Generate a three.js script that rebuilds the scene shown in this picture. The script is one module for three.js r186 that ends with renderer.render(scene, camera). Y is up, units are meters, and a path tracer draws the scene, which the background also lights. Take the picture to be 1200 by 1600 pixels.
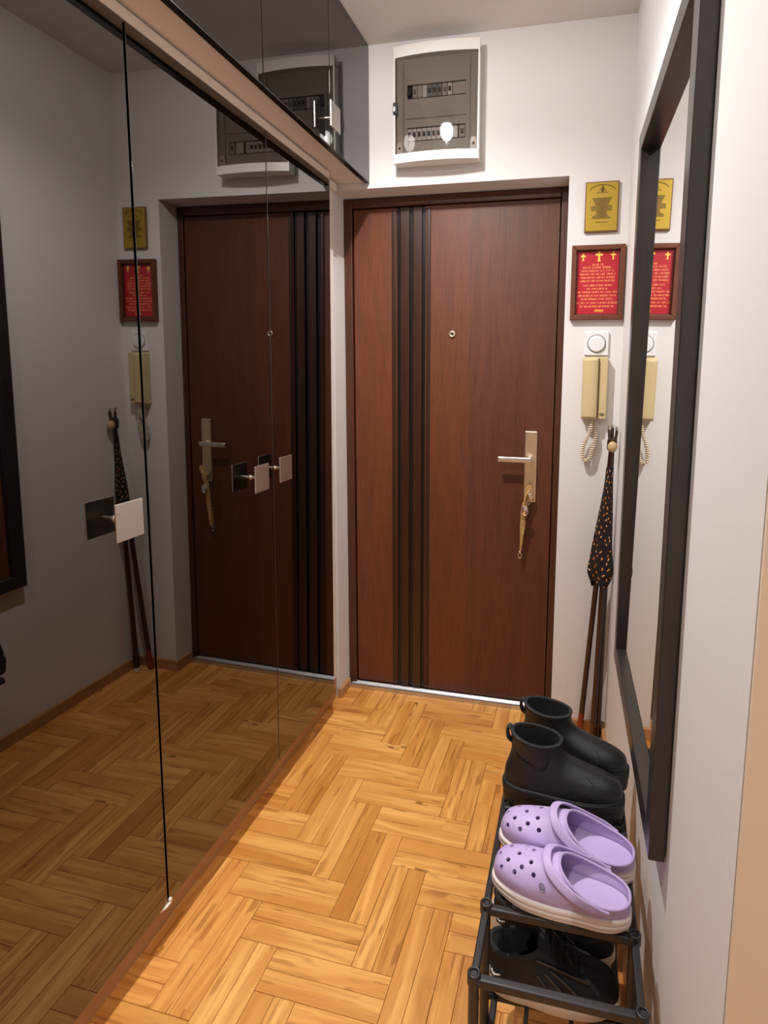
import * as THREE from 'three';
import { RoundedBoxGeometry } from 'three/addons/geometries/RoundedBoxGeometry.js';
import { mergeGeometries, mergeVertices } from 'three/addons/utils/BufferGeometryUtils.js';

// ---------------------------------------------------------------- camera, light, exposure
const scene = new THREE.Scene();
scene.background = new THREE.Color(0x0b0a09);
const F = 901.3;                                            // focal length in pixels of a 1200 x 1600 frame
const camera = new THREE.PerspectiveCamera(2 * Math.atan(800 / F) * 180 / Math.PI, 0.75, 0.02, 40);
camera.position.set(0.8942, 1.3706, 2.1565);
camera.rotation.order = 'YXZ';
camera.rotation.set(-0.1286, 0.2204, 0.0097);
camera.setViewOffset(1200, 1600, -98.86, 99.03, 1200, 1600); // shifted lens
camera.updateProjectionMatrix();
scene.add(camera);
const renderer = new THREE.WebGLRenderer({ antialias: true });
renderer.toneMapping = THREE.LinearToneMapping;
renderer.toneMappingExposure = 1.30;
renderer.shadowMap.enabled = true;
const LAMP_CD = [.46, 5.6], LAMP2_CD = [.05, 1.35], LAMP3_CD = [.2, 3.2];   // candela all round and straight down of the ceiling lamps
const LAMP_COLOR = new THREE.Color().setRGB(1, 0.965, 0.945);
const LAMP2_COLOR = new THREE.Color().setRGB(1, 0.965, 0.945);
const LAMP_POS = [0.33, 2.484, 0.76], LAMP2_POS = [0.38, 2.484, 1.88], LAMP3_POS = [1.7, 2.484, 2.9];

// ---------------------------------------------------------------- helpers
let seed = 20240607;
const rnd = () => { seed = (seed * 1664525 + 1013904223) >>> 0; return seed / 4294967296; };
const V = (x, y, z) => new THREE.Vector3(x, y, z);
const lerp = (a, b, t) => a + (b - a) * t;
const clamp = (x, a, b) => Math.min(b, Math.max(a, x));
const smooth = (a, b, x) => { const t = clamp((x - a) / (b - a), 0, 1); return t * t * (3 - 2 * t); };
const hash = (i, j, s) => { let h = (i * 374761393 + j * 668265263 + s * 974711) | 0; h = Math.imul(h ^ (h >>> 13), 1274126177); return ((h ^ (h >>> 16)) >>> 0) / 4294967296; };
function noise(x, y, px, py, s) {                           // value noise that repeats every px, py cells
  const i = Math.floor(x), j = Math.floor(y), fx = x - i, fy = y - j, m = (a, n) => ((a % n) + n) % n;
  const u = fx * fx * (3 - 2 * fx), v = fy * fy * (3 - 2 * fy);
  const a = hash(m(i, px), m(j, py), s), b = hash(m(i + 1, px), m(j, py), s), c = hash(m(i, px), m(j + 1, py), s), d = hash(m(i + 1, px), m(j + 1, py), s);
  return lerp(lerp(a, b, u), lerp(c, d, u), v);
}
function tex(w, h, fn, srgb = true) {                       // fn(u, v) -> [r, g, b] 0..1
  const d = new Uint8Array(w * h * 4);
  for (let j = 0; j < h; j++) for (let i = 0; i < w; i++) {
    const c = fn(i / w, j / h), k = (j * w + i) * 4;
    d[k] = clamp(c[0], 0, 1) * 255; d[k + 1] = clamp(c[1], 0, 1) * 255; d[k + 2] = clamp(c[2], 0, 1) * 255; d[k + 3] = 255;
  }
  const t = new THREE.DataTexture(d, w, h, THREE.RGBAFormat);
  t.magFilter = THREE.LinearFilter; t.minFilter = THREE.LinearMipmapLinearFilter; t.generateMipmaps = true;
  t.wrapS = t.wrapT = THREE.RepeatWrapping; if (srgb) t.colorSpace = THREE.SRGBColorSpace; t.needsUpdate = true;
  return t;
}
const mix3 = (a, b, t) => [lerp(a[0], b[0], t), lerp(a[1], b[1], t), lerp(a[2], b[2], t)];
const std = (o) => new THREE.MeshStandardMaterial(o);
const phy = (o) => new THREE.MeshPhysicalMaterial(o);
const rgb = (r, g, b) => new THREE.Color().setRGB(r, g, b);

const used = {};
function numbered(n) { const k = used[n] = (used[n] ?? -1) + 1; return k ? n + '_' + String(k).padStart(3, '0') : n; }
function mesh(name, geo, mat, parent) {
  const m = new THREE.Mesh(geo, mat); m.castShadow = m.receiveShadow = true;
  m.name = parent && parent !== scene ? name : numbered(name);
  (parent || scene).add(m); return m;
}
function part(name, geo, mat, parent, pos, rot) { const m = mesh(name, geo, mat, parent); if (pos) m.position.set(...pos); if (rot) m.rotation.set(...rot); return m; }
function thing(name, label, category, pos = [0, 0, 0], group) {
  const o = new THREE.Group(); o.name = numbered(name); o.position.set(...pos); scene.add(o);
  o.userData = { label, category }; if (group) o.userData.group = group; return o;
}
function struct(name, geo, mat) { const m = new THREE.Mesh(geo, mat); m.name = name; m.castShadow = m.receiveShadow = true; m.userData = { kind: 'structure' }; scene.add(m); return m; }
function structGroup(name) { const o = new THREE.Group(); o.name = name; o.userData = { kind: 'structure' }; scene.add(o); return o; }
function muv(g, s = 1, swap = false) {                      // uv in metres by the dominant axis of each face
  if (g.index) g = g.toNonIndexed();
  const p = g.attributes.position, uv = new Float32Array(p.count * 2), a = V(), b = V(), c = V(), n = V();
  for (let i = 0; i < p.count; i += 3) {
    a.fromBufferAttribute(p, i); b.fromBufferAttribute(p, i + 1); c.fromBufferAttribute(p, i + 2);
    n.copy(b).sub(a).cross(c.clone().sub(a)); const ax = Math.abs(n.x), ay = Math.abs(n.y), az = Math.abs(n.z);
    [a, b, c].forEach((q, k) => {
      let u, v; if (ax >= ay && ax >= az) { u = q.z; v = q.y; } else if (ay >= az) { u = q.x; v = q.z; } else { u = q.x; v = q.y; }
      if (swap) [u, v] = [v, u];
      uv[(i + k) * 2] = u * s; uv[(i + k) * 2 + 1] = v * s;
    });
  }
  g.setAttribute('uv', new THREE.BufferAttribute(uv, 2)); return g;
}
const box = (x0, x1, y0, y1, z0, z1, r = 0) => {
  const w = x1 - x0, h = y1 - y0, d = z1 - z0;
  const g = r ? new RoundedBoxGeometry(w, h, d, 2, r) : new THREE.BoxGeometry(w, h, d);
  g.translate((x0 + x1) / 2, (y0 + y1) / 2, (z0 + z1) / 2); return g;
};
const clean = (g) => { g = g.index ? g.toNonIndexed() : g; for (const k of Object.keys(g.attributes)) if (!['position', 'normal', 'uv'].includes(k)) g.deleteAttribute(k); return g; };
const merge = (list) => mergeGeometries(list.map(clean), false);
const tube = (pts, r, seg = 24, rad = 8, closed = false) => new THREE.TubeGeometry(new THREE.CatmullRomCurve3(pts.map(p => p.isVector3 ? p : V(...p)), closed, 'centripetal'), seg, r, rad, closed);
function rod(a, b, r0, r1 = r0, seg = 12, open = false) {
  const A = V(...a), B = V(...b), d = B.clone().sub(A), g = new THREE.CylinderGeometry(r1, r0, d.length(), seg, 1, open);
  g.applyQuaternion(new THREE.Quaternion().setFromUnitVectors(V(0, 1, 0), d.normalize()));
  g.translate((A.x + B.x) / 2, (A.y + B.y) / 2, (A.z + B.z) / 2); return g;
}
function grid(fn, nu, nv, closed) {                         // indexed surface fn(u, v), u may close on itself
  const pos = [], uv = [], idx = [], cols = closed ? nu : nu + 1;
  for (let j = 0; j <= nv; j++) for (let i = 0; i < cols; i++) { const p = fn(i / nu, j / nv); pos.push(p.x, p.y, p.z); uv.push(i / nu, j / nv); }
  for (let j = 0; j < nv; j++) for (let i = 0; i < nu; i++) {
    const a = j * cols + i, b = j * cols + (i + 1) % cols, c = a + cols, d = b + cols; idx.push(a, b, c, b, d, c);
  }
  const g = new THREE.BufferGeometry(); g.setAttribute('position', new THREE.Float32BufferAttribute(pos, 3));
  g.setAttribute('uv', new THREE.Float32BufferAttribute(uv, 2)); g.setIndex(idx); g.computeVertexNormals(); return g;
}
function spl(pts) {                                         // smooth scalar curve through [t, value] pairs
  return (t) => {
    let i = 0; while (i < pts.length - 2 && t > pts[i + 1][0]) i++;
    const [t0, a] = pts[i], [t1, b] = pts[i + 1], k = clamp((t - t0) / (t1 - t0), 0, 1);
    const pm = pts[Math.max(0, i - 1)], pn = pts[Math.min(pts.length - 1, i + 2)];
    const m0 = (b - pm[1]) / (t1 - pm[0] || 1) * (t1 - t0), m1 = (pn[1] - a) / (pn[0] - t0 || 1) * (t1 - t0), k2 = k * k, k3 = k2 * k;
    return (2 * k3 - 3 * k2 + 1) * a + (k3 - 2 * k2 + k) * m0 + (-2 * k3 + 3 * k2) * b + (k3 - k2) * m1;
  };
}
function extrudeXY(pts, depth, bevel = 0, holes = []) {     // polygon in x, y pulled along +z
  const s = new THREE.Shape(pts.map(p => new THREE.Vector2(...p)));
  for (const h of holes) s.holes.push(new THREE.Path(h.map(p => new THREE.Vector2(...p))));
  return new THREE.ExtrudeGeometry(s, { depth, bevelEnabled: bevel > 0, bevelThickness: bevel, bevelSize: bevel, bevelOffset: -bevel, bevelSegments: 2, curveSegments: 24 });
}

// ---------------------------------------------------------------- textures and materials
const plaster = tex(512, 512, (u, v) => { const n = .5 * noise(u * 96, v * 96, 96, 96, 1) + .3 * noise(u * 192, v * 192, 192, 192, 2) + .2 * noise(u * 24, v * 24, 24, 24, 3); return [n, n, n]; }, false);
plaster.repeat.set(1.6, 1.6);
const wallMat = std({ color: rgb(.755, .73, .72), roughness: .82, bumpMap: plaster, bumpScale: .00014 });
const ceilMat = std({ color: rgb(.74, .70, .675), roughness: .9 });
const beigeWall = std({ color: rgb(.76, .615, .455), roughness: .8, bumpMap: plaster, bumpScale: .00014 });
const plankTex = tex(1024, 256, (u, v) => {
  const warp = noise(u * 6, v * 6, 6, 6, 11) * 2.2;
  const band = noise(u * 3 + warp * .25, v * 22 + warp, 64, 22, 12), fine = noise(u * 14, v * 110, 14, 110, 13), ray = noise(u * 40, v * 60, 40, 60, 14);
  let c = mix3([.86, .625, .375], [.97, .77, .52], smooth(.15, .85, .6 * band + .4 * noise(u * 5, v * 5, 5, 5, 15)));
  c = mix3(c, [.66, .41, .20], smooth(.60, .95, fine) * .22);
  c = mix3(c, [.52, .29, .12], smooth(.80, .93, noise(u * 9 + warp, v * 34, 64, 34, 16)) * .32);
  const k = noise(u * 7, v * 5, 7, 5, 17); c = mix3(c, [.42, .23, .10], smooth(.88, .95, k) * smooth(.45, .8, ray) * .6);
  return c;
});
const plankMats = [[1, 1, 1], [.95, .93, .90], [1.02, 1.04, 1.06], [.80, .72, .60], [.98, .95, .90], [.93, .91, .86]].map(c => std({ color: rgb(1.0 * c[0], .88 * c[1], .60 * c[2]), map: plankTex, roughness: .40 }));
const subfloorMat = std({ color: rgb(.10, .05, .02), roughness: .9 });
const baseTex = tex(512, 128, (u, v) => mix3([.70, .51, .34], [.83, .63, .44], noise(u * 4, v * 30, 4, 30, 21) * .7 + noise(u * 12, v * 60, 12, 60, 22) * .3));
const baseMat = std({ color: rgb(.88, .86, .82), map: baseTex, roughness: .4 });
const doorTex = tex(1024, 1024, (u, v) => {                 // flat-sawn mahogany veneer, grain upright
  const w = noise(u * 5, v * 3, 5, 3, 31) * 1.6;
  const g1 = noise(u * 70 + w * 3, v * 4, 70, 4, 32), g2 = noise(u * 230, v * 14, 230, 14, 33), g3 = noise(u * 9 + w, v * 2, 9, 2, 34), pore = noise(u * 330, v * 34, 330, 34, 35);
  let c = mix3([.36, .188, .104], [.46, .25, .142], .5 * g1 + .5 * g3);
  c = mix3(c, [.30, .135, .07], smooth(.55, .95, g2) * .32);
  c = mix3(c, [.50, .27, .155], smooth(.80, .96, pore) * .4);
  return c;
});
const doorBump = tex(512, 512, (u, v) => { const n = .6 * noise(u * 150, v * 10, 150, 10, 36) + .4 * noise(u * 14, v * 10, 14, 10, 37); return [n, n, n]; }, false);
const doorMat = phy({ map: doorTex, color: rgb(.92, .88, .84), roughness: .52, bumpMap: doorBump, bumpScale: .0003, clearcoat: .05, clearcoatRoughness: .35 });
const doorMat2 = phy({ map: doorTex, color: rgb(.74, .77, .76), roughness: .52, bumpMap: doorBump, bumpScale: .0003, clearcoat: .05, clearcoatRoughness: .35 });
const doorDark = phy({ map: doorTex, color: rgb(.25, .225, .21), roughness: .35, clearcoat: .3, clearcoatRoughness: .3 });
const frameWood = phy({ map: doorTex, color: rgb(.52, .48, .46), roughness: .4, clearcoat: .2, clearcoatRoughness: .3 });
const blackGroove = std({ color: rgb(.008, .007, .007), roughness: .3 });
const smokedMirror = std({ color: rgb(.175, .166, .158), metalness: 1, roughness: .015 });
const smokedMirrorUp = std({ color: rgb(.125, .121, .118), metalness: 1, roughness: .02 });
const mirrorMat = std({ color: rgb(.86, .875, .865), metalness: 1, roughness: .005 });
const whiteMelamine = std({ color: rgb(.84, .77, .71), roughness: .55 });
const creamMelamine = std({ color: rgb(.88, .81, .75), roughness: .55 });
const blackEdge = std({ color: rgb(.012, .012, .012), roughness: .25 });
const satinMetal = std({ color: rgb(.82, .76, .70), metalness: 1, roughness: .32 });
const chrome = std({ color: rgb(.85, .85, .85), metalness: 1, roughness: .12 });
const alu = std({ color: rgb(.62, .63, .65), metalness: 1, roughness: .45 });
const brassPlate = std({ color: rgb(.80, .66, .46), metalness: 1, roughness: .36 });
const whitePlastic = phy({ color: rgb(.84, .81, .77), roughness: .32, clearcoat: .2 });
const coolWhite = std({ color: rgb(.80, .80, .80), roughness: .35 });
const greyPlastic = std({ color: rgb(.52, .50, .475), roughness: .5 });
const darkPlastic = std({ color: rgb(.018, .018, .019), roughness: .42 });
const midGrey = std({ color: rgb(.24, .24, .25), roughness: .45 });
const beigePlastic = std({ color: rgb(.61, .49, .26), roughness: .42 });
const smokyPane = phy({ color: rgb(.52, .485, .455), roughness: .03, transmission: 1, thickness: 0, ior: 1.5 });
const frameBlackTex = tex(256, 512, (u, v) => { const n = noise(u * 40, v * 6, 40, 6, 41) * .6 + noise(u * 90, v * 14, 90, 14, 42) * .4; return mix3([.135, .115, .105], [.205, .18, .165], n); });
const mirrorFrameMat = phy({ map: frameBlackTex, roughness: .38, clearcoat: .35, clearcoatRoughness: .25 });
const goldMat = std({ color: rgb(.50, .335, .05), metalness: .7, roughness: .42 });
const rackBlack = std({ color: rgb(.022, .021, .021), roughness: .38 });
const leatherBump = tex(512, 512, (u, v) => { const n = .55 * noise(u * 70, v * 70, 70, 70, 51) + .45 * noise(u * 140, v * 140, 140, 140, 52); return [n, n, n]; }, false);
leatherBump.repeat.set(3, 3);
const bootLeather = phy({ color: rgb(.017, .0165, .0165), roughness: .38, bumpMap: leatherBump, bumpScale: .0003, sheen: .2 });
const bootLining = std({ color: rgb(.012, .013, .014), roughness: .85 });
const bootRubber = std({ color: rgb(.014, .014, .014), roughness: .5 });
const clogFoam = std({ color: rgb(.50, .385, .66), roughness: .55 });
const clogSole = std({ color: rgb(.83, .74, .70), roughness: .6 });
const knitTex = tex(256, 256, (u, v) => { const n = (Math.sin(u * 256) * .5 + .5) * .4 + noise(u * 64, v * 64, 64, 64, 61) * .6; return [n, n, n]; }, false); knitTex.repeat.set(4, 4);
const snkKnit = std({ color: rgb(.008, .008, .008), roughness: .75, bumpMap: knitTex, bumpScale: .0005 });
const snkGloss = phy({ color: rgb(.016, .016, .016), roughness: .14, clearcoat: .6 });
const snkSole = std({ color: rgb(.78, .70, .60), roughness: .6 });
const snkWhite = std({ color: rgb(.80, .78, .75), roughness: .4 });
const lacquerWood = phy({ map: tex(128, 512, (u, v) => mix3([.13, .045, .028], [.21, .075, .045], noise(u * 12, v * 26, 12, 26, 71))), roughness: .3, clearcoat: .5, clearcoatRoughness: .2 });
const redTip = phy({ color: rgb(.22, .018, .012), roughness: .35, clearcoat: .3 });

// ---------------------------------------------------------------- setting: dimensions read off the photograph
const W = 1.0425, WA = 0.0186, H = 2.5577, XU = 0.103, YU = 2.084;
const OX0 = -0.05, OX1 = 0.838, OY = 2.06, ZD = -0.107;     // door opening and the plane of the door frame
const wallX = (z) => W + WA * z;

// floor: double herringbone parquet, each strip its own mesh
const floor = structGroup('floor');
part('subfloor', box(-.7, 2.6, -.08, -.0062, -.2, 4.1), subfloorMat, floor);
{
  const a = .101, w = a / 2, L = .29, rot = .012, ax = .234, az = .458;
  const cr = Math.cos(rot), sr = Math.sin(rot);
  const clipEdges = [[1, 0, -.075], [-1, 0, -2.55], [0, 1, -.16], [0, -1, -4.05]];   // nx x + nz z >= c
  const clip = (poly) => { for (const [nx, nz, c] of clipEdges) { const out = []; for (let i = 0; i < poly.length; i++) { const p = poly[i], q = poly[(i + 1) % poly.length], dp = nx * p[0] + nz * p[1] - c, dq = nx * q[0] + nz * q[1] - c; if (dp >= 0) out.push(p); if (dp * dq < 0) { const t = dp / (dp - dq); out.push([lerp(p[0], q[0], t), lerp(p[1], q[1], t)]); } } poly = out; if (poly.length < 3) return null; } return poly; };
  const prism = (poly, alongX, cx, cz) => {
    const ou = rnd() * 3, ov = rnd() * 3, pos = [], uv = [], gap = .0005, bev = .0007;
    const mx = poly.reduce((s, p) => s + p[0], 0) / poly.length, mz = poly.reduce((s, p) => s + p[1], 0) / poly.length;
    const ins = (d) => poly.map(p => { const dx = mx - p[0], dz = mz - p[1]; return [p[0] + Math.sign(dx) * Math.min(Math.abs(dx), d), p[1] + Math.sign(dz) * Math.min(Math.abs(dz), d)]; });
    const b0 = ins(gap), b1 = ins(gap + bev), dy = (rnd() - .5) * .0004;
    const put = (p, y) => { pos.push(p[0], y, p[1]); const lx = (p[0] - cx) * cr + (p[1] - cz) * sr, lz = -(p[0] - cx) * sr + (p[1] - cz) * cr; const g = alongX ? lx : lz, c = alongX ? lz : lx; uv.push(ou + g * 1.1, ov + c * 3.2 + y * 3); };
    const n = poly.length;
    for (let i = 1; i < n - 1; i++) { put(b1[0], dy); put(b1[i + 1], dy); put(b1[i], dy); }
    for (let i = 0; i < n; i++) { const j = (i + 1) % n; for (const [p, q, y0, y1] of [[b0, b1, dy - bev, dy], [b0, b0, -.0062, dy - bev]]) { put(p[i], y0); put(q[i], y1); put(p[j], y0); put(p[j], y0); put(q[i], y1); put(q[j], y1); } }
    const g = new THREE.BufferGeometry(); g.setAttribute('position', new THREE.Float32BufferAttribute(pos, 3)); g.setAttribute('uv', new THREE.Float32BufferAttribute(uv, 2)); g.computeVertexNormals(); return g;
  };
  const rest = {}; let count = 0;
  for (let j = -8; j <= 9; j++) for (let i = -40; i <= 40; i++) for (const hv of [0, 1]) for (const s of [0, 1]) {
    let r; const u0 = i * a - j * L, v0 = i * a + j * L;
    if (hv === 0) r = [u0, v0 + s * w, u0 + L, v0 + s * w + w]; else r = [u0 - a + s * w, v0, u0 - a + s * w + w, v0 + L];
    let poly = [[r[0], r[1]], [r[2], r[1]], [r[2], r[3]], [r[0], r[3]]].map(([x, z]) => [ax + x * cr - z * sr, az + x * sr + z * cr]);
    poly = clip(poly); if (!poly) continue;
    const area = Math.abs(poly.reduce((t, p, k) => { const q = poly[(k + 1) % poly.length]; return t + p[0] * q[1] - q[0] * p[1]; }, 0) / 2); if (area < 2e-5) continue;
    const mx = poly.reduce((t, p) => t + p[0], 0) / poly.length, mz = poly.reduce((t, p) => t + p[1], 0) / poly.length;
    const g = prism(poly, hv === 0, mx, mz), mi = Math.floor(rnd() * plankMats.length);
    if (mx < wallX(mz) + .02 && mz < 1.62 && mx > -.08 && count < 300) { part('plank', g, plankMats[mi], floor); count++; }
    else (rest[mi] ??= []).push(g);
  }
  for (const k of Object.keys(rest)) { const m = part('plank', mergeGeometries(rest[k]), plankMats[k], floor); m.userData.kind = 'stuff'; }
}
// walls and ceiling, all with thickness
struct('wall_back', muv(extrudeXY([[-.72, -.08], [OX0, -.08], [OX0, OY], [OX1, OY], [OX1, -.08], [1.2, -.08], [1.2, H + .1], [-.72, H + .1]], .2).translate(0, 0, -.2)), wallMat);
{ const m = struct('wall_right', muv(merge([box(0, .14, -.08, H + .1, -.2, 1.568)])), wallMat); m.position.x = W; m.rotation.y = WA; }
struct('wall_return', muv(box(1.2, 2.6, -.08, H + .1, 1.43, 1.573)), beigeWall);
struct('wall_return_end', muv(box(1.0725, 1.212, -.08, H + .1, 1.569, 1.574)), beigeWall);
struct('wall_left', muv(box(-.86, -.70, -.08, H + .1, -.2, 4.2)), wallMat);
struct('wall_front', muv(box(-.86, 2.75, -.08, H + .1, 4.05, 4.2)), wallMat);
struct('wall_far_right', muv(box(2.55, 2.7, -.08, H + .1, 1.5, 4.2)), wallMat);
struct('wall_landing', muv(box(-.3, 1.2, -.08, H + .1, -.36, -.2)), wallMat);       // behind the closed door
struct('ceiling', box(-.86, 2.75, H, H + .12, -.2, 4.2), ceilMat);
// baseboards
const bb = (x0, x1, z0, z1, h = .047) => muv(box(x0, x1, -.002, h, z0, z1, .003));
{ const m = struct('baseboard_right', muv(box(-.014, .002, -.002, .047, .0, 1.568, .003), 1), baseMat); m.position.x = W; m.rotation.y = WA; }
struct('baseboard_back', bb(OX1 - .001, W, -.002, .014), baseMat);
struct('baseboard_left', bb(OX0 - .002, OX0 + .017, ZD + .02, .016, .04), baseMat);
struct('baseboard_return', bb(1.0725, 2.55, 1.574, 1.588), baseMat);
struct('trim_1', bb(OX1 - .016, OX1 + .002, ZD + .02, .014), baseMat);
// aluminium threshold in the doorway: ribbed profile
{
  const prof = [[0, 0], [.003, .012], [.010, .016], [.013, .012], [.018, .016], [.022, .012], [.028, .016], [.031, .012], [.040, .016], [.044, .020], [.052, .020], [.052, 0]];
  const g = extrudeXY(prof.map(([z, y]) => [-z, y]), OX1 - OX0 - .034).rotateY(Math.PI / 2).translate(OX0 + .017, -.002, -.1275);
  const t = struct('trim_2', g.rotateY(0), alu); t.rotation.y = 0;
}

// ---------------------------------------------------------------- entrance door
const door = structGroup('door_1');
{
  const x0 = OX0 + .001, x1 = OX1 - .001, lx0 = -.010, lx1 = .806, ly0 = .022, ly1 = 2.018;
  const jamb = (a, b, c, d) => muv(box(a, b, c, d, ZD - .085, ZD, .004), 1);
  part('door_frame', jamb(x0, lx0 - .004, 0, OY - .003), frameWood, door);
  part('door_frame', jamb(lx1 + .004, x1, 0, OY - .003), frameWood, door);
  part('door_frame', jamb(lx0 - .004, lx1 + .004, ly1 + .004, OY - .003), frameWood, door);
  part('door_rebate', merge([box(lx0 - .012, lx1 + .012, .0, ly1 + .01, ZD - .09, ZD - .07)]), blackGroove, door);
  const leafZ0 = ZD - .06, leafZ1 = ZD - .007;
  const groove = [.180, .232, .284], gw = .0075;
  const leaf = new THREE.Group(); leaf.name = 'door_leaf'; door.add(leaf);
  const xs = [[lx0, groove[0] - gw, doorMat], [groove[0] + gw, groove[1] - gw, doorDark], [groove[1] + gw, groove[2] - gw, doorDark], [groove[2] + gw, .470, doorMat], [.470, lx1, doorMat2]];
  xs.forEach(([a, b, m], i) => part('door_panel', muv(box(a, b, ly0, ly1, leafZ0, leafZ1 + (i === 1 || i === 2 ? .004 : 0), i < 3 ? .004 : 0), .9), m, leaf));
  for (const g of groove) part('groove', muv(box(g - gw - .002, g + gw + .002, ly0, ly1, leafZ0, leafZ1 - .008)), blackGroove, leaf);
  for (const g of [groove[0] - gw - .012, groove[2] + gw + .012]) part('moulding', muv(box(g - .0085, g + .0085, ly0 + .01, ly1 - .01, leafZ1 - .004, leafZ1 + .0055, .004), .9), doorDark, leaf);
  // peephole: brass ring and dark lens
  const pg = new THREE.LatheGeometry([[.0042, 0], [.0065, .001], [.0125, .0008], [.0135, .003], [.012, .006], [.007, .0065], [.0045, .003]].map(p => new THREE.Vector2(...p)), 28).rotateX(Math.PI / 2).translate(.401, 1.527, leafZ1);
  part('peephole', pg, brassPlate, leaf);
  part('peephole_lens', new THREE.SphereGeometry(.0046, 16, 10).scale(1, 1, .5).translate(.401, 1.527, leafZ1 + .0025), blackEdge, leaf);
  // lock plate with lever
  part('lock_plate', box(.699, .748, .868, 1.152, leafZ1 - .001, leafZ1 + .009, .004), brassPlate, leaf);
  part('screw', merge([[.709, 1.141], [.738, 1.141], [.709, .879], [.738, .879]].map(([x, y]) => new THREE.CylinderGeometry(.0028, .0028, .003, 14).rotateX(Math.PI / 2).translate(x, y, leafZ1 + .009))), midGrey, leaf);
  const lever = merge([
    new THREE.CylinderGeometry(.011, .0125, .006, 24).rotateX(Math.PI / 2).translate(.722, 1.043, leafZ1 + .011),
    rod([.722, 1.043, leafZ1 + .008], [.722, 1.043, leafZ1 + .052], .0085),
    new RoundedBoxGeometry(.132, .021, .012, 3, .005).translate(.664, 1.043, leafZ1 + .05)]);
  part('lever', lever, satinMetal, leaf);
  part('lock_cylinder', merge([new THREE.CylinderGeometry(.0085, .0085, .008, 20).rotateX(Math.PI / 2).translate(.724, .897, leafZ1 + .012), box(.7205, .7275, .872, .897, leafZ1 + .008, leafZ1 + .016, .002)]), satinMetal, leaf);
}
const LEAF_Z = ZD - .007;
// key in the lock with a ring, pendant and patterned lanyard
{
  const t = thing('key_bunch', 'house key in the door lock with patterned lanyard hanging down', 'keys', [.724, .897, LEAF_Z + .016]);
  const head = extrudeXY([[-.012, -.004], [-.006, -.012], [.006, -.012], [.012, -.003], [.010, .008], [0, .012], [-.010, .008]], .0025, .0006).rotateZ(.5);
  part('key', merge([head.translate(0, -.003, .012), box(-.0035, .0035, -.001, .001, -.004, .013)]), chrome, t);
  part('key_ring', new THREE.TorusGeometry(.013, .0011, 8, 32).rotateY(.5).translate(-.006, -.020, .015), chrome, t);
  const oval = grid((u, v) => { const a = u * 2 * Math.PI, r = Math.sin(Math.PI * (1 - v)), k = Math.cos(Math.PI * (1 - v)); return V(.0135 * Math.cos(a) * r, .0195 * Math.sin(a) * r, .003 * k); }, 32, 16, true);
  const pd = part('pendant', oval.translate(-.014, -.054, .036), chrome, t);
  part('rim', new THREE.TorusGeometry(1, .09, 8, 36).scale(.0125, .0185, .012).translate(-.014, -.054, .0375), satinMetal, pd);
  const lanTex = tex(64, 512, (u, v) => { const k = Math.sin(v * 190 + Math.sin(u * 8) * 2.2), n = noise(u * 8, v * 90, 8, 90, 81); return k + n > .95 ? [.20, .11, .05] : mix3([.80, .55, .20], [.95, .88, .70], n); });
  const lanMat = std({ map: lanTex, roughness: .75 });
  const ribbon = (pts, w, tw) => {
    const c = new THREE.CatmullRomCurve3(pts.map(p => V(...p)));
    return grid((u, v) => { const p = c.getPoint(v), a = u * 2 * Math.PI, k = tw * v; const x = w * Math.cos(a), z = .0016 * Math.sin(a); return V(p.x + x * Math.cos(k) - z * Math.sin(k), p.y, p.z + x * Math.sin(k) + z * Math.cos(k)); }, 12, 70, true);
  };
  part('lanyard', merge([ribbon([[-.004, -.018, .017], [-.012, .004, .022], [-.006, .036, .026], [.001, .048, .028], [.001, .032, .030], [-.012, .008, .031], [-.018, -.03, .026], [-.019, -.07, .021]], .0085, 1.4),
    ribbon([[-.012, -.016, .018], [-.018, -.06, .017], [-.024, -.11, .012], [-.026, -.155, .009], [-.028, -.195, .008], [-.031, -.228, .008]], .0108, -1.6),
    ribbon([[-.014, -.02, .026], [-.022, -.07, .024], [-.021, -.12, .018], [-.026, -.17, .014], [-.030, -.226, .012]], .0100, 1.2)]), lanMat, t);
  part('lanyard_clip', merge([new THREE.TorusGeometry(.007, .0016, 8, 24).scale(1, 1.5, 1).translate(-.032, -.243, .009), box(-.036, -.027, -.234, -.225, .005, .013, .002)]), chrome, t);
}

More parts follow.
